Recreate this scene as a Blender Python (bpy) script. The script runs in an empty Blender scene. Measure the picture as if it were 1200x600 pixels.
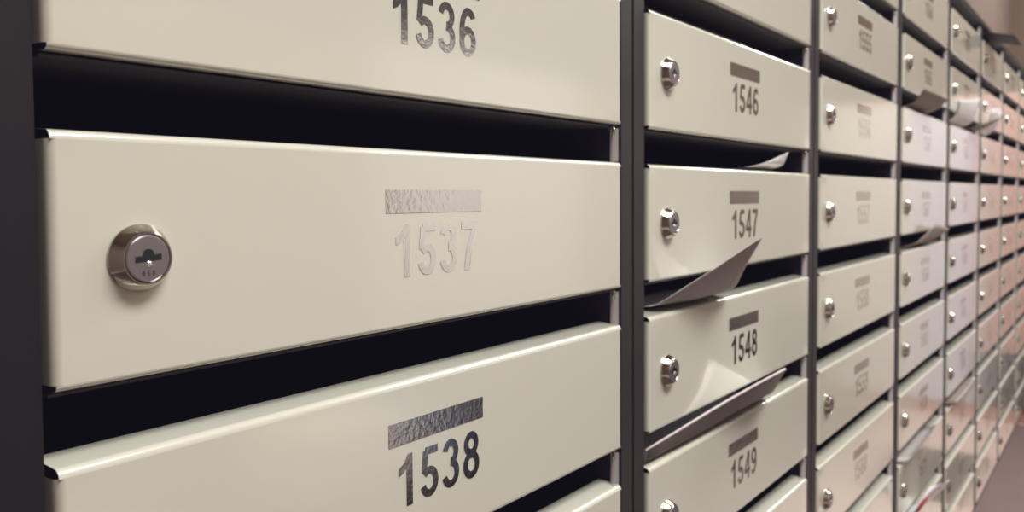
import bpy, bmesh, math, random
from mathutils import Vector, Matrix
random.seed(7)
scn = bpy.context.scene
COL = scn.collection
PI = math.pi

# ------------------------------------------------------------------ layout (metres)
P = 0.400          # column pitch
H = 0.10552        # row pitch
W = 0.3613         # door width
HP = 0.0814        # door height
SLOT = H - HP
Z0 = 1.2217        # height of the top edge of the 1537 row
DEPTH = 0.25
GAP = 0.003
TOPROW, BOTROW = 4, 13
NCOL = 8

# ------------------------------------------------------------------ materials
def srgb(r, g, b):
    f = lambda c: (c/255/12.92) if c/255 <= .04045 else ((c/255+.055)/1.055)**2.4
    return (f(r), f(g), f(b), 1)

def mat(name, rgb, rough=.5, metal=0.0, spec=.5, noise=None, bump=None, coat=0, coat_rough=.05, var=None):
    m = bpy.data.materials.new(name)
    m.use_nodes = True
    nt = m.node_tree
    b = nt.nodes['Principled BSDF']
    b.inputs['Base Color'].default_value = srgb(*rgb)
    b.inputs['Roughness'].default_value = rough
    b.inputs['Metallic'].default_value = metal
    b.inputs['Specular IOR Level'].default_value = spec
    b.inputs['Coat Weight'].default_value = coat
    b.inputs['Coat Roughness'].default_value = coat_rough
    tc = nt.nodes.new('ShaderNodeTexCoord')
    if var:
        sc, amt = var
        n = nt.nodes.new('ShaderNodeTexNoise'); n.inputs['Scale'].default_value = sc
        n.inputs['Detail'].default_value = 4
        r = nt.nodes.new('ShaderNodeValToRGB')
        c = srgb(*rgb)
        r.color_ramp.elements[0].position = .3; r.color_ramp.elements[1].position = .7
        r.color_ramp.elements[0].color = (c[0]*(1-amt), c[1]*(1-amt), c[2]*(1-amt), 1)
        r.color_ramp.elements[1].color = (min(1, c[0]*(1+amt)), min(1, c[1]*(1+amt)), min(1, c[2]*(1+amt)), 1)
        nt.links.new(tc.outputs['Object'], n.inputs['Vector'])
        nt.links.new(n.outputs['Fac'], r.inputs['Fac'])
        nt.links.new(r.outputs['Color'], b.inputs['Base Color'])
    if bump:
        sc, strength, dist = bump
        n = nt.nodes.new('ShaderNodeTexNoise'); n.inputs['Scale'].default_value = sc
        n.inputs['Detail'].default_value = 3
        bp = nt.nodes.new('ShaderNodeBump'); bp.inputs['Strength'].default_value = strength
        bp.inputs['Distance'].default_value = dist
        nt.links.new(tc.outputs['Object'], n.inputs['Vector'])
        nt.links.new(n.outputs['Fac'], bp.inputs['Height'])
        nt.links.new(bp.outputs['Normal'], b.inputs['Normal'])
    return m

M_door = mat('cream_enamel', (207, 205, 192), .2, spec=.5, bump=(160, .03, .0003), var=(3.0, .012), coat=1, coat_rough=.1)
M_post = mat('gunmetal_paint', (43, 38, 40), .42, spec=.4, var=(30, .05))
M_post_shaded = mat('gunmetal_paint_shaded', (29, 25, 28), .45, spec=.3, var=(30, .05))  # post paint again, with the near left post's shade put into the colour
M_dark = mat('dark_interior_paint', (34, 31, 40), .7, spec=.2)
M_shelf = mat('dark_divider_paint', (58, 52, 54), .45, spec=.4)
M_tab = mat('galvanised_grey', (190, 184, 188), .4, spec=.4)
M_chrome = mat('polished_nickel', (196, 191, 180), .12, 1.0)
M_plug = mat('satin_plug_metal', (182, 178, 186), .34, 1.0)
M_black = mat('keyhole_black', (14, 12, 14), .6)
M_engr = mat('engraving_dark', (70, 64, 70), .5, .5)
M_foil = mat('silver_foil', (238, 235, 232), .15, 1.0, bump=(420, .1, .0005))
M_bar = mat('crinkled_silver_foil', (232, 228, 225), .2, 1.0, bump=(300, .32, .0006))
M_paper = mat('grey_white_paper', (214, 208, 204), .18, var=(15, .03), coat=.5)
M_white = mat('glossy_white_paper', (238, 236, 238), .25)
M_grey = mat('shaded_flyer_paper', (150, 139, 135), .5, var=(15, .03))  # outer side of the flyer, its shade put into the paper colour
M_under = mat('shaded_underside_paper', (96, 86, 82), .5)  # magazine underside, darkened in colour to carry its shade
M_rim = mat('page_edge', (200, 190, 190), .5)
M_darkest = mat('near_black_print', (44, 38, 39), .6)
M_taupe = mat('grey_brown_paper', (150, 138, 130), .5)
M_darkpaper = mat('dark_print_paper', (74, 64, 62), .45)
M_red = mat('red_print', (178, 52, 66), .4)
M_wall = mat('pink_beige_plaster', (112, 96, 89), .8, var=(6, .03), bump=(60, .1, .002))
M_dado = mat('pink_wall_paint', (196, 150, 136), .6, var=(5, .02))
M_brown = mat('taupe_wall_paint', (104, 88, 75), .7, var=(5, .03))
M_opp = mat('brown_wall_paint', (140, 126, 118), .7, var=(5, .03))
M_ceil = mat('ceiling_paint', (200, 186, 174), .9, var=(4, .02))
M_floor = mat('pink_grey_tile', (224, 198, 188), .4, var=(8, .04))
M_board = mat('white_reflector', (240, 238, 236), .4)
M_doorw = mat('white_lavender_door', (224, 221, 238), .45)
M_dark_slab = mat('added_dark_floor', (84, 74, 70), .9, var=(90, .1))  # dark tone for unseen floor slabs added to cut bounce and reflections
M_floor_shade = mat('mauve_floor_shade', (138, 120, 118), .6, var=(8, .04))  # floor tone with the shade under the cabinets put into it
M_blush = mat('blush_reflector', (236, 226, 214), .5, var=(5, .02))  # pale tone for unseen parts added for the foil to reflect
M_blue = mat('slate_blue_paint', (120, 160, 225), .6)
M_dark_refl = mat('dark_bench_wood', (18, 15, 15), .8, spec=.1, var=(12, .12))  # near-black tone for unseen parts that show only as reflections

# ------------------------------------------------------------------ helpers
def link(o, parent=None):
    COL.objects.link(o)
    if parent: o.parent = parent
    return o

def mesh_obj(name, bm, m, parent=None, smooth=True):
    me = bpy.data.meshes.new(name)
    bm.normal_update(); bm.to_mesh(me); bm.free()
    for p in me.polygons: p.use_smooth = smooth
    if m: me.materials.append(m)
    return link(bpy.data.objects.new(name, me), parent)

def add_box(bm, x0, x1, y0, y1, z0, z1):
    v = [bm.verts.new((x, y, z)) for z in (z0, z1) for y in (y0, y1) for x in (x0, x1)]
    for f in ((0, 2, 3, 1), (4, 5, 7, 6), (0, 1, 5, 4), (2, 6, 7, 3), (0, 4, 6, 2), (1, 3, 7, 5)):
        bm.faces.new([v[i] for i in f])
    return v

def box_obj(name, m, x0, x1, y0, y1, z0, z1, parent=None, bevel=0):
    bm = bmesh.new(); add_box(bm, x0, x1, y0, y1, z0, z1)
    if bevel: bmesh.ops.bevel(bm, geom=bm.edges[:], offset=bevel, segments=2, affect='EDGES')
    return mesh_obj(name, bm, m, parent, smooth=False)

def tag(o, label=None, cat=None, group=None, kind=None):
    if label: o['label'] = label
    if cat: o['category'] = cat
    if group: o['group'] = group
    if kind: o['kind'] = kind
    return o

def empty(name, loc):
    o = bpy.data.objects.new(name, None); COL.objects.link(o); o.location = loc
    o.empty_display_size = .02
    return o

def lathe(bm, prof, seg=48):
    """profile of (radius, y) revolved round the Y axis"""
    rings = []
    for r, y in prof:
        if r < 1e-6: rings.append([bm.verts.new((0, y, 0))])
        else: rings.append([bm.verts.new((r*math.cos(2*PI*k/seg), y, r*math.sin(2*PI*k/seg))) for k in range(seg)])
    for a, b in zip(rings, rings[1:]):
        for k in range(seg):
            k2 = (k+1) % seg
            if len(a) == 1 and len(b) == 1: continue
            if len(a) == 1: bm.faces.new((a[0], b[k2], b[k]))
            elif len(b) == 1: bm.faces.new((a[k], a[k2], b[0]))
            else: bm.faces.new((a[k], a[k2], b[k2], b[k]))

def sharp(o, ang=35):
    me = o.data
    bm = bmesh.new(); bm.from_mesh(me)
    for e in bm.edges:
        if len(e.link_faces) == 2 and e.calc_face_angle(0) > math.radians(ang): e.smooth = False
    bm.to_mesh(me); bm.free()

# ------------------------------------------------------------------ digits: heavy grotesque numerals, height 1, width .56
SW = .076
def arc(cx, cz, rx, rz, a0, a1, n=18):
    return [(cx+rx*math.cos(math.radians(a0+(a1-a0)*i/n)), cz+rz*math.sin(math.radians(a0+(a1-a0)*i/n))) for i in range(n+1)]
def rot(path): return [(.56-x, 1-z) for x, z in path]
SIX = [(arc(.28, .31, .19, .228, 0, 360, 32), True),
       (arc(.29, .49, .2, .43, 195, 95, 16)+arc(.29, .74, .175, .18, 85, 18, 8), False)]
DIG = {
 '0': [(arc(.28, .5, .19, .42, 0, 360, 36), True)],
 '1': 'poly', '4': 'poly', '7': 'poly',
 '2': [(arc(.28, .72, .18, .2, 172, -32, 18)+[(.10, .085)], False), ([(.03, .08), (.53, .08)], False)],
 '3': [(arc(.265, .725, .17, .195, 168, -88, 18), False), (arc(.265, .295, .19, .218, 92, -168, 18), False)],
 '5': [([(.52, .922), (.15, .922)], False), ([(.165, .93), (.115, .50)], False), (arc(.27, .305, .19, .228, 138, -166, 20), False)],
 '6': SIX,
 '8': [(arc(.28, .735, .165, .185, 0, 360, 32), True), (arc(.28, .295, .19, .215, 0, 360, 32), True)],
 '9': [(rot(p), c) for p, c in SIX],
}
POLY = {
 '1': [[(.27, 0), (.44, 0), (.44, 1), (.31, 1), (.27, .93)], [(.27, .93), (.2, .845), (.05, .755), (.05, .60), (.18, .66), (.27, .735)]],
 '7': [[(.02, 1), (.02, .845), (.54, .845), (.54, 1)], [(.36, .845), (.54, .845), (.43, .66), (.34, .42), (.29, .18), (.275, 0), (.105, 0), (.135, .24), (.21, .53)]],
 '4': [[(.32, 0), (.475, 0), (.475, 1), (.32, 1)], [(0, .225), (.56, .225), (.56, .375), (0, .375)],
       [(.32, 1), (0, .375), (.15, .375), (.33, .76)]],
}
def add_strip(bm, path, closed, ox, oz, s, y, hw):
    n = len(path); L = []; R = []
    if closed: path = path[:-1]; n -= 1
    for i in range(n):
        a = path[(i-1) % n] if (closed or i > 0) else path[i]
        b = path[(i+1) % n] if (closed or i < n-1) else path[i]
        dx, dz = b[0]-a[0], b[1]-a[1]; l = math.hypot(dx, dz) or 1
        nx, nz = -dz/l, dx/l
        x, z = path[i]
        L.append(bm.verts.new((ox+s*(x+nx*hw), y, oz+s*(z+nz*hw))))
        R.append(bm.verts.new((ox+s*(x-nx*hw), y, oz+s*(z-nz*hw))))
    for i in range(n if closed else n-1):
        j = (i+1) % n
        bm.faces.new((L[i], R[i], R[j], L[j]))
def add_digit(bm, ch, ox, oz, s, y, hw=SW):
    d = DIG[ch]
    if d == 'poly':
        for k, pts in enumerate(POLY[ch]):
            f = bm.faces.new([bm.verts.new((ox+s*x, y-k*1.5e-5, oz+s*z)) for x, z in pts])
            bmesh.ops.triangulate(bm, faces=[f])
    else:
        for k, (path, c) in enumerate(d):
            add_strip(bm, path, c, ox, oz, s, y-k*1.5e-5, hw)
def fix_front(bm):
    bm.normal_update()
    for f in bm.faces:
        if f.normal.y > 0: f.normal_flip()

# ------------------------------------------------------------------ mailbox prototype meshes (origin: top-left corner of the door face)
def door_bm():
    bm = bmesh.new(); r = .0030; c = .0008; n = 6
    def bend(fixed, depth, lift=0):
        """list of (inset, y) from face to flange end"""
        pr = [(r-r*math.sin(PI/2*i/n), r-r*math.cos(PI/2*i/n)) for i in range(n+1)]
        pr.append((0-lift, depth)); return pr
    # face, split in columns so that it can carry a very slight pressed crown
    xs = [r, .02, W*.25, W*.5, W*.75, W-.02, W-r]; rb = .0020
    zs = [-r, -.012, -HP*.5, -HP+.012, -HP+rb]
    g = [[bm.verts.new((x, 0, z)) for x in xs] for z in zs]
    for i in range(len(zs)-1):
        for j in range(len(xs)-1):
            bm.faces.new((g[i][j], g[i+1][j], g[i+1][j+1], g[i][j+1]))
    def strip(pts_a, pts_b):
        va = [bm.verts.new(p) for p in pts_a]; vb = [bm.verts.new(p) for p in pts_b]
        for i in range(len(va)-1): bm.faces.new((va[i], vb[i], vb[i+1], va[i+1]))
    pr = bend(0, .017, .0012)
    strip([(c, y, -i) for i, y in pr], [(W-c, y, -i) for i, y in pr])                 # top flange
    pr = bend(0, .012)
    pb = [(rb-rb*math.sin(PI/2*i/n), rb-rb*math.cos(PI/2*i/n)) for i in range(n+1)]+[(0, .009)]
    strip([(W-c, y, -HP+i) for i, y in pb], [(c, y, -HP+i) for i, y in pb])           # bottom flange
    strip([(i, y, -HP+rb) for i, y in pr], [(i, y, -r) for i, y in pr])               # left flange
    strip([(W-i, y, -r) for i, y in pr], [(W-i, y, -HP+rb) for i, y in pr])            # right flange
    bmesh.ops.remove_doubles(bm, verts=bm.verts[:], dist=1e-5)
    bm.normal_update()
    mid = Vector((W/2, .03, -HP/2))
    for q in bm.faces:
        if q.normal.dot(q.calc_center_median()-mid) < 0: q.normal_flip()
    return bm

def shell_bm():
    bm = bmesh.new()
    zt = SLOT-.0022
    add_box(bm, .0006, .0016, .0185, DEPTH-.003, -HP+.002, zt)          # left wall
    add_box(bm, W-.0012, W-.0002, .0185, DEPTH-.003, -HP+.002, zt)      # right wall
    add_box(bm, .0016, W-.0012, DEPTH-.004, DEPTH-.003, -HP+.002, zt)   # back
    add_box(bm, .0016, W-.0012, .0185, DEPTH-.004, -HP+.001, -HP+.002)  # floor
    add_box(bm, W-.0012, W-.0002, .0078, .0185, .0022, zt)
    add_box(bm, .0006, .0016, .0110, .0185, .0022, zt)
    return bm

def divider_bm():
    bm = bmesh.new()
    add_box(bm, .0004, W-.0004, .0045, DEPTH-.003, SLOT-.0020, SLOT-.0010)
    return bm

def tab_bm():
    bm = bmesh.new()
    x = W-.0022
    pr = [(x+.0002, .0012), (x-.0006, .0030), (x-.0012, .0045), (x-.0014, .0058), (x-.0008, .0068), (x+.0004, .0074)]
    a = [bm.verts.new((px, py, .0005)) for px, py in pr]; b = [bm.verts.new((px, py, SLOT-.0023)) for px, py in pr]
    for i in range(len(pr)-1): bm.faces.new((a[i], b[i], b[i+1], a[i+1]))
    # small turned-in foot at the bottom of the tab
    f = [bm.verts.new(p) for p in ((x-.0005, .0015, .0006), (x-.0005, .006, .0006), (x-.004, .0035, .0006))]
    bm.faces.new(f)
    return bm

def pin_bm():
    bm = bmesh.new()
    bmesh.ops.create_cone(bm, cap_ends=True, segments=16, radius1=.0009, radius2=.0009, depth=.006,
                          matrix=Matrix.Translation((W-.0048, .0032, SLOT-.0040)))
    return bm

def make_mailbox(number, col, row):
    root = empty('mailbox', (col*P, 0, Z0-(row-7)*H))
    d = mesh_obj('door_panel', door_bm(), M_door, root); sharp(d, 50)
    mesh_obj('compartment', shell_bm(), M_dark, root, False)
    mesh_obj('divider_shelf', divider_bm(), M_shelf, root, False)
    mesh_obj('slot_tab', tab_bm(), M_tab, root)
    mesh_obj('hinge_pin', pin_bm(), M_chrome, root)
    # lock: conical nickel ring round a turning plug
    bm = bmesh.new()
    lathe(bm, [(.0113, -.0001), (.0113, -.0009), (.0110, -.0013), (.0091, -.0047), (.0086, -.0052), (.0082, -.0052), (.0079, -.0047)], 56)
    bmesh.ops.recalc_face_normals(bm, faces=bm.faces[:])
    lk = mesh_obj('lock', bm, M_chrome, root); sharp(lk, 30)
    lk.location = (.0290, 0, -.0413)
    bm = bmesh.new()
    lathe(bm, [(.0078, -.0040), (.0078, -.0050), (.0074, -.0054), (0, -.0054)], 48)
    bmesh.ops.recalc_face_normals(bm, faces=bm.faces[:])
    pl = mesh_obj('lock_plug', bm, M_plug, lk); sharp(pl, 30)
    bm = bmesh.new()
    ty = -.00548
    tl = math.tan(math.radians(4))
    bm.faces.new([bm.verts.new((x, ty, z+x*tl)) for x, z in ((-.0047, -.0010), (.0047, -.0010), (.0047, .0011), (-.0047, .0011))])
    bm.faces.new([bm.verts.new((.0021*math.cos(a), ty-.00002, .0011+.0021*math.sin(a))) for a in [2*PI*k/24 for k in range(24)]])
    fix_front(bm)
    mesh_obj('keyhole', bm, M_black, lk, False)
    bm = bmesh.new()
    bmesh.ops.create_uvsphere(bm, u_segments=16, v_segments=10, radius=.0011, matrix=Matrix.Translation((.0001, ty+.0001, -.0019)) @ Matrix.Diagonal((1, .55, 1.1, 1)))
    mesh_obj('key_wafer', bm, M_wafer, lk)
    # foil strip and number
    bm = bmesh.new()
    q = [(.1452, -.0182), (.1452, -.0287), (.2137, -.0290), (.2137, -.0182)]
    nx = 20
    top = [bm.verts.new((.1452+.0685*i/nx, -.00018, -.0182)) for i in range(nx+1)]
    bot = [bm.verts.new((.1452+.0685*i/nx, -.00018, -.0289)) for i in range(nx+1)]
    for i in range(nx): bm.faces.new((top[i], bot[i], bot[i+1], top[i+1]))
    fix_front(bm)
    mesh_obj('name_strip', bm, M_bar, root, False)
    mesh_obj('number', number_bm(number), M_foil, root, False)
    return root

def number_bm(number):
    bm = bmesh.new()
    s = .0241
    for i, ch in enumerate(str(number)):
        add_digit(bm, ch, .1500+.01575*i, -.0580, s, -.00018)
    fix_front(bm)
    return bm

M_wafer = mat('bright_wafer', (250, 248, 245), .25, 1.0)

def copy_tree(o, parent=None):
    c = o.copy(); COL.objects.link(c)
    if parent: c.parent = parent
    for ch in list(o.children): copy_tree(ch, c)
    return c

WORDS = ['first', 'second', 'third', 'fourth', 'fifth', 'sixth', 'seventh', 'eighth']
NUM = ['level with', 'one row', 'two rows', 'three rows', 'four rows', 'five rows', 'six rows']
# rows of each column that reach the picture
ROWS = {0: range(6, 10), 1: range(5, 11), 2: range(4, 12), 3: range(4, 13), 4: range(4, 14), 5: range(4, 14), 6: range(4, 14), 7: range(4, 14)}
def box_label(n, col, row):
    if col == 0:
        return {6: 'large cream mailbox numbered 1536, above the 1537 box', 7: 'large cream mailbox numbered 1537 with the big round nickel lock',
                8: 'large cream mailbox numbered 1538, below the 1537 box', 9: 'cream mailbox under 1538, only its upper corner showing'}[row]
    if col == 1:
        return {5: 'cream mailbox above 1546, only its lower edge showing', 6: 'cream mailbox numbered 1546 with crisp dark numerals',
                7: 'cream mailbox numbered 1547, above the bent grey flyer', 8: 'cream mailbox numbered 1548 with a bright glare patch by its number',
                9: 'cream mailbox numbered 1549 under the shadow of a magazine', 10: 'cream mailbox directly under 1549, only its top corner showing'}[row]
    k = row-7
    where = 'level with the 1537 row' if k == 0 else '%s %s the 1537 row' % (NUM[abs(k)], 'below' if k > 0 else 'above')
    return 'cream mailbox, %s column counting from 1537, %s' % (WORDS[col], where)

proto = None
for col in range(NCOL):
    for row in ROWS[col]:
        n = 1530+10*col+row
        if proto is None:
            r = proto = make_mailbox(n, col, row)
        else:
            r = copy_tree(proto)
            r.location = (col*P, 0, Z0-(row-7)*H)
            for ch in r.children:
                if ch.name.startswith('number'):
                    me = bpy.data.meshes.new('number'); bm = number_bm(n); bm.to_mesh(me); bm.free()
                    me.materials.append(M_foil); ch.data = me
        tag(r, box_label(n, col, row), 'mailbox', 'mailboxes in the wall bank')
        if n == 1537:
            lk = [c for c in r.children if c.name.startswith('lock')][0]
            bm = bmesh.new()
            for i, ch in enumerate('858'):
                add_digit(bm, ch, -.0024+.0018*i, -.0058, .0019, -.00545, .085)
            fix_front(bm)
            mesh_obj('plug_number', bm, M_engr, lk, False)

# ------------------------------------------------------------------ cabinet frames
ztop = Z0-(TOPROW-7)*H+SLOT
zbot = Z0-(BOTROW-7)*H-HP
for col in range(NCOL):
    lab = 'dark grey steel cabinet frame holding the %s column of mailboxes' % WORDS[col]
    if col == 0: lab = 'dark grey steel cabinet frame holding the column with mailbox 1537'
    if col == 1: lab = 'dark grey steel cabinet frame holding the column with mailbox 1547'
    if col > 1: lab += ' counting from 1537'
    fr = empty('cabinet_frame', (col*P, 0, zbot-.012))
    tag(fr, lab, 'cabinet', 'cabinet frames of the mailbox bank')
    h0, h1 = 0.0, ztop-zbot+.012
    xl0 = -(P-W)/2+.0005; xr1 = W+(P-W)/2-.0005
    box_obj('upright', M_post_shaded if col == 0 else M_post, xl0, -GAP+.0008, .0020, DEPTH, h0, h1, fr, .0009)
    box_obj('upright', M_post, W+GAP-.0008, xr1, .0020, DEPTH, h0, h1, fr, .0009)
    box_obj('top_plate', M_post, xl0, xr1, -.003, DEPTH, h1+.0003, h1+.010, fr, .0006)
    box_obj('bottom_plate', M_post, -GAP+.0012, W+GAP-.0012, .0020, DEPTH, h0, h0+.010, fr, .0006)
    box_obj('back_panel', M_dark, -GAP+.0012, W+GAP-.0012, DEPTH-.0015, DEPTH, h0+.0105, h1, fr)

# ------------------------------------------------------------------ papers
def sheet(name, rows, m, sub=2, thick=.0002, label=None, cat='paper', parent=None, back=None, flip=False, rim=None):
    """rows: list of rows of (X, y, z relative to Z0) in metres"""
    bm = bmesh.new()
    g = [[bm.verts.new((x, y, Z0+z)) for x, y, z in r] for r in rows]
    for i in range(len(g)-1):
        for j in range(len(g[0])-1):
            bm.faces.new((g[i][j], g[i][j+1], g[i+1][j+1], g[i+1][j]))
    bmesh.ops.remove_doubles(bm, verts=bm.verts[:], dist=1e-6)
    bmesh.ops.recalc_face_normals(bm, faces=bm.faces[:])
    o = mesh_obj(name, bm, m, parent)
    if sub:
        s = o.modifiers.new('s', 'SUBSURF'); s.levels = sub; s.render_levels = sub; s.boundary_smooth = 'PRESERVE_CORNERS'
    if flip: o.data.flip_normals()
    t = o.modifiers.new('t', 'SOLIDIFY'); t.thickness = thick; t.offset = 0
    if back:
        o.data.materials.append(back); o.data.materials.append(rim or back)
        t.material_offset = 1; t.material_offset_rim = 2
    if label: tag(o, label, cat)
    return o

# bent flyer under 1547
sheet('flyer', [
    [(.425, .060, -.1030), (.470, .060, -.1030), (.550, .060, -.1030)],
    [(.422, .012, -.1015), (.475, .010, -.1030), (.546, .010, -.1020)],
    [(.422, .006, -.1004), (.475, -.001, -.1028), (.536, -.007, -.0990)],
    [(.437, -.008, -.0882), (.478, -.012, -.0910), (.528, -.014, -.0915)],
    [(.458, -.022, -.0756), (.482, -.025, -.0775), (.507, -.027, -.0783)],
    [(.476, -.034, -.0638), (.489, -.035, -.0660), (.502, -.035, -.0675)],
    [(.4950, -.0455, -.0528), (.4954, -.0455, -.0528), (.4958, -.0455, -.0528)]],
    M_grey, back=M_white, flip=True, label='grey bent flyer corner poking up out of the slot between 1547 and 1548')
# tip of a sheet in the slot over 1547
sheet('leaflet', [
    [(.620, .060, .0015), (.655, .060, .0015), (.690, .060, .0015)],
    [(.622, .006, .0030), (.655, .004, .0030), (.685, .003, .0030)],
    [(.655, .003, .0110), (.668, .001, .0105), (.682, -.000, .0100)],
    [(.683, -.003, .0185), (.6835, -.003, .0185), (.684, -.003, .0183)]],
    M_white, label='small white paper corner peeking from the slot above 1547')
# magazine between 1548 and 1549
mg = sheet('magazine', [
    [(.402, .060, -.2080), (.486, .060, -.2080), (.560, .060, -.2080), (.640, .060, -.2080)],
    [(.402, .012, -.2080), (.486, .010, -.2080), (.560, .010, -.2080), (.645, .010, -.2080)],
    [(.401, .004, -.2075), (.488, -.001, -.2060), (.560, -.002, -.2050), (.646, -.002, -.2055)],
    [(.4005, .003, -.2030), (.470, -.003, -.1985), (.540, -.008, -.1920), (.622, -.014, -.1890)],
    [(.3998, .002, -.1975), (.4610, -.004, -.1910), (.5200, -.014, -.1815), (.5850, -.034, -.1680)]],
    M_under, back=M_white, rim=M_rim, flip=True, thick=.0018, label='thin magazine curling out of the slot between 1548 and 1549')
# dark leaflet lying in the slot above 1546
sheet('brochure', [
    [(.4022, .120, .1120), (.500, .120, .1120), (.640, .120, .1120)],
    [(.4022, .022, .1120), (.500, .022, .1120), (.640, .022, .1120)]],
    M_darkpaper, sub=0, thick=.0085, label='dark brochure lying in the slot above 1546')
# fourth column: folded taupe sheet above its row one up from 1537
sheet('folded_sheet', [
    [(1.262, .080, .1075), (1.330, .080, .1075), (1.400, .080, .1075)],
    [(1.258, .004, .1070), (1.330, .002, .1070), (1.402, .001, .1070)],
    [(1.250, -.010, .1200), (1.318, -.014, .1190), (1.392, -.016, .1170)],
    [(1.239, -.020, .1320), (1.310, -.025, .1310), (1.384, -.030, .1280)]],
    M_taupe, label='grey brown folded sheet high in the fourth column of mailboxes')
sheet('folded_sheet', [
    [(1.270, .080, -.1040), (1.340, .080, -.1040), (1.430, .080, -.1040)],
    [(1.270, .006, -.1040), (1.340, .003, -.1040), (1.430, .002, -.1030)],
    [(1.300, -.003, -.0960), (1.370, -.008, -.0950), (1.440, -.008, -.0930)],
    [(1.371, -.015, -.0700), (1.440, -.016, -.0745), (1.525, -.012, -.0830)]],
    M_taupe, label='grey folded sheet in the fourth column slot one row below the 1537 row')
# fifth column: white sheet with a taupe fold
sheet('envelope', [
    [(1.640, .080, .1085), (1.720, .080, .1085), (1.800, .080, .1085)],
    [(1.640, .004, .1090), (1.720, .002, .1090), (1.800, .002, .1090)],
    [(1.610, -.008, .1300), (1.700, -.012, .1280), (1.790, -.014, .1270)],
    [(1.590, -.012, .1470), (1.690, -.020, .1550), (1.800, -.022, .1680)]],
    M_white, label='bright white envelope high in the fifth column of mailboxes')
sheet('folded_sheet', [
    [(1.820, .080, .1080), (1.870, .080, .1080), (1.930, .080, .1080)],
    [(1.800, .004, .1080), (1.870, .002, .1080), (1.940, .001, .1075)],
    [(1.800, -.022, .1150), (1.880, -.026, .1200), (1.950, -.030, .1280)],
    [(1.850, -.050, .1300), (1.910, -.055, .1420), (1.960, -.060, .1530)]],
    M_taupe, label='grey brown folded sheet beside the bright white envelope')
sheet('crumpled_leaflet', [
    [(2.010, .080, .1090), (2.080, .080, .1090), (2.160, .080, .1090)],
    [(2.010, .004, .1090), (2.080, .002, .1110), (2.160, .002, .1090)],
    [(2.000, -.014, .1350), (2.070, -.006, .1420), (2.150, -.016, .1400)],
    [(1.990, -.018, .1620), (2.080, -.026, .1720), (2.160, -.020, .1660)]],
    M_white, sub=1, label='crumpled white leaflet in the sixth column slot beside the folded sheet')
# fourth column low: white leaflet with a red mark
lf = sheet('leaflet', [
    [(1.240, .080, -.5250), (1.290, .080, -.5250), (1.350, .080, -.5250)],
    [(1.236, .004, -.5240), (1.290, .002, -.5240), (1.350, .001, -.5240)],
    [(1.236, -.012, -.5000), (1.290, -.020, -.5020), (1.345, -.020, -.5060)],
    [(1.250, -.022, -.4780), (1.280, -.036, -.4720), (1.330, -.042, -.4780)],
    [(1.272, -.030, -.4640), (1.280, -.042, -.4600), (1.290, -.052, -.4560)]],
    M_white, label='white leaflet with a red mark at the bottom of the fourth column')
sheet('red_mark', [
    [(1.236, -.0135, -.4990), (1.258, -.0180, -.4995)],
    [(1.250, -.0235, -.4785), (1.264, -.0300, -.4765)]], M_red, sub=0, parent=lf)
sheet('leaflet', [
    [(1.220, .080, -.4200), (1.330, .080, -.4200), (1.450, .080, -.4200)],
    [(1.220, .004, -.4195), (1.330, .002, -.4195), (1.450, .002, -.4195)],
    [(1.222, -.008, -.4150), (1.330, -.010, -.4130), (1.450, -.008, -.4110)],
    [(1.230, -.012, -.4090), (1.330, -.013, -.4100), (1.450, -.010, -.4090)]],
    M_paper, label='pale leaflet in the fourth column slot four rows below the 1537 row')
sheet('newspaper', [
    [(1.640, .080, -.4170), (1.740, .080, -.4170), (1.860, .080, -.4170)],
    [(1.640, .004, -.4165), (1.740, .002, -.4165), (1.860, .002, -.4165)],
    [(1.640, -.010, -.4120), (1.740, -.014, -.4110), (1.860, -.010, -.4100)]],
    M_taupe, thick=.006, label='grey rolled newspaper in the fifth column slot four rows below 1537')
sheet('flyer', [
    [(2.020, .080, .3345), (2.100, .080, .3345), (2.180, .080, .3345)],
    [(2.020, .004, .3340), (2.100, .002, .3340), (2.180, .002, .3340)],
    [(2.030, -.020, .3310), (2.110, -.020, .3310), (2.190, -.020, .3300)],
    [(2.040, -.055, .3230), (2.110, -.055, .3230), (2.190, -.055, .3220)]],
    M_darkest, thick=.001, label='dark flyer sticking straight out at the top of the sixth column')

# ------------------------------------------------------------------ room shell and unseen parts added for reflections
XL, XE, YB, YO, ZC = -1.6, 5.0, .252, -1.8, 2.7
def struct(name, m, *b, **k):
    o = box_obj(name, m, *b, **k); o['kind'] = 'structure'; return o
struct('floor', M_floor, XL-.1, XE+.1, YO-.1, YB+.1, -.1, 0)
struct('ceiling', M_ceil, XL-.1, XE+.1, YO-.1, YB+.1, ZC, ZC+.1)
struct('wall_back', M_wall, XL-.1, XE+.1, YB, YB+.1, 0, ZC)
struct('wall_front', M_opp, XL-.1, XE+.1, YO-.1, YO, 0, ZC)
struct('wall_left', M_opp, XL-.1, XL, YO, YB, 0, ZC)
ZD = Z0+.50
struct('wall_right', M_brown, XE, XE+.1, YO, YB, 0, ZC)
struct('trim_1', M_dado, XE-.012, XE, -1.25, YB, 0, ZD)
struct('door_1', M_doorw, XE-.03, XE-.0122, -.72, -.40, .08, ZD-.02)
struct('reflection_blush_panel', M_blush, XE-.03, XE-.0122, -1.25, -.7205, .08, ZD-.02)  # unseen pale panel, added to brighten the foil reflections
struct('reflection_dark_band', M_dark_refl, XE-.04, XE-.0122, -.38, YB, .08, .36)  # unseen dark strip, shaped for the band the doors reflect
struct('bounce_floor_slab', M_dark_slab, -1.4, 2.4, -1.10, 0, 0, .006)  # unseen dark slab, added to cut floor bounce onto the lower door edges
struct('reflection_floor_slab', M_dark_slab, 2.41, 4.9, -1.149, -.86, 0, .006)  # unseen dark slab, added to darken a number's reflection
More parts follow.
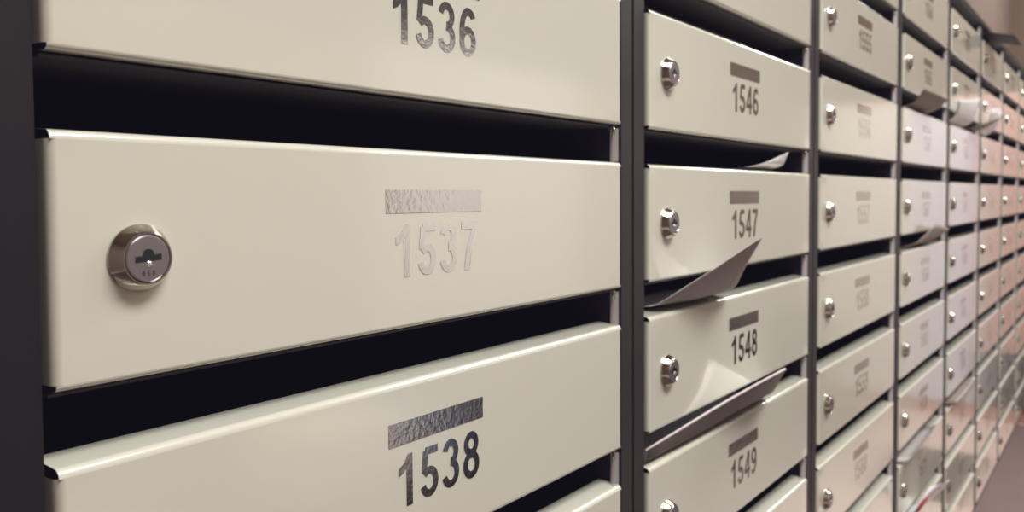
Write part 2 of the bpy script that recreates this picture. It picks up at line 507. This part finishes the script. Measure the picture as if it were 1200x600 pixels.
struct('floor_shade_strip', M_floor_shade, 1.0, XE-.05, .02, YB, 0, .004)  # strip that paints the shade under the cabinets onto the floor
# unseen white board across the aisle, added to brighten the foil numbers
struct('reflection_board', M_board, 1.9, 3.2, YO, YO+.03, Z0-.5, Z0+.50)
struct('reflection_dark_panel', M_dark_refl, 1.3, 3.6, YO, YO+.035, Z0+.505, Z0+1.0)  # unseen dark panel, added to darken what the upper numbers reflect
struct('reflection_bench', M_dark_refl, 1.1, 4.9, YO, -1.15, 0, .53)  # unseen dark block, added so the lower numbers reflect dark
struct('reflection_pale_box', M_blush, 1.12, 1.42, -1.45, -1.16, .531, .66)  # unseen pale box, added for the light end of a foil strip
struct('reflection_dark_box', M_dark_refl, 1.53, 2.3, -1.45, -1.16, .531, .68)  # unseen dark box, added for the dark part of a foil strip
struct('reflection_mat', M_dark_refl, 3.5, 4.2, -.58, -.25, 0, .015)  # unseen dark mat, added for its dark reflection in the doors
struct('reflection_blue_box', M_blue, 1.43, 1.52, -1.45, -1.16, .531, .66)  # unseen blue box, added for a bluish glint in a foil strip

# ------------------------------------------------------------------ lights
def area(name, loc, rx, ry, e, col=(1, .93, .84), target=None):
    l = bpy.data.lights.new(name, 'AREA'); l.shape = 'RECTANGLE'; l.size = rx; l.size_y = ry; l.energy = e; l.color = col
    o = bpy.data.objects.new(name, l); COL.objects.link(o); o.location = loc
    if target is not None:
        o.rotation_euler = (Vector(target)-Vector(loc)).to_track_quat('-Z', 'Y').to_euler()
    return o
LC = (1, .985, .938)
area('overhead_area_lamp', (.35, -.95, 2.66), 1.2, .5, 51, LC)
area('overhead_area_lamp', (2.4, -.6, 2.66), 1.2, .4, 26, LC)
area('overhead_area_lamp', (2.6, -1.4, 2.66), .9, .2, 20, LC)  # fill light added to brighten the unseen board across the aisle
area('overhead_area_lamp', (4.2, -.42, 2.66), .8, .3, 30, (1, .97, .93))
wd = bpy.data.worlds.new('room_air'); scn.world = wd; wd.use_nodes = True
wd.node_tree.nodes['Background'].inputs['Color'].default_value = (.9, .85, .9, 1)
wd.node_tree.nodes['Background'].inputs['Strength'].default_value = .15

# ------------------------------------------------------------------ camera
yaw, pitch, roll = .9436, -.0408, -.0063
f = Vector((math.sin(yaw)*math.cos(pitch), math.cos(yaw)*math.cos(pitch), math.sin(pitch)))
r = Vector((math.cos(yaw), -math.sin(yaw), 0)); u = r.cross(f)
r2 = r*math.cos(roll)+u*math.sin(roll); u2 = -r*math.sin(roll)+u*math.cos(roll)
cd = bpy.data.cameras.new('camera'); cam = bpy.data.objects.new('camera', cd); COL.objects.link(cam)
cam.matrix_world = Matrix(((r2.x, u2.x, -f.x, -.3193*P), (r2.y, u2.y, -f.y, -.6669*P), (r2.z, u2.z, -f.z, Z0-.0542*P), (0, 0, 0, 1)))
cd.sensor_width = 36; cd.lens = 30.0
cd.shift_y = -(300-271.2)/1200
cd.clip_start = .01
cd.dof.use_dof = True; cd.dof.focus_distance = .36; cd.dof.aperture_fstop = 15
scn.camera = cam
scn.view_settings.view_transform = 'Standard'
scn.view_settings.look = 'None'
scn.view_settings.exposure = 0
scn.view_settings.use_curve_mapping = True
cm = scn.view_settings.curve_mapping
for ch, lift in zip(cm.curves[:3], (.0052, .0045, .0078)):
    ch.points[0].location = (0, lift)
cm.update()
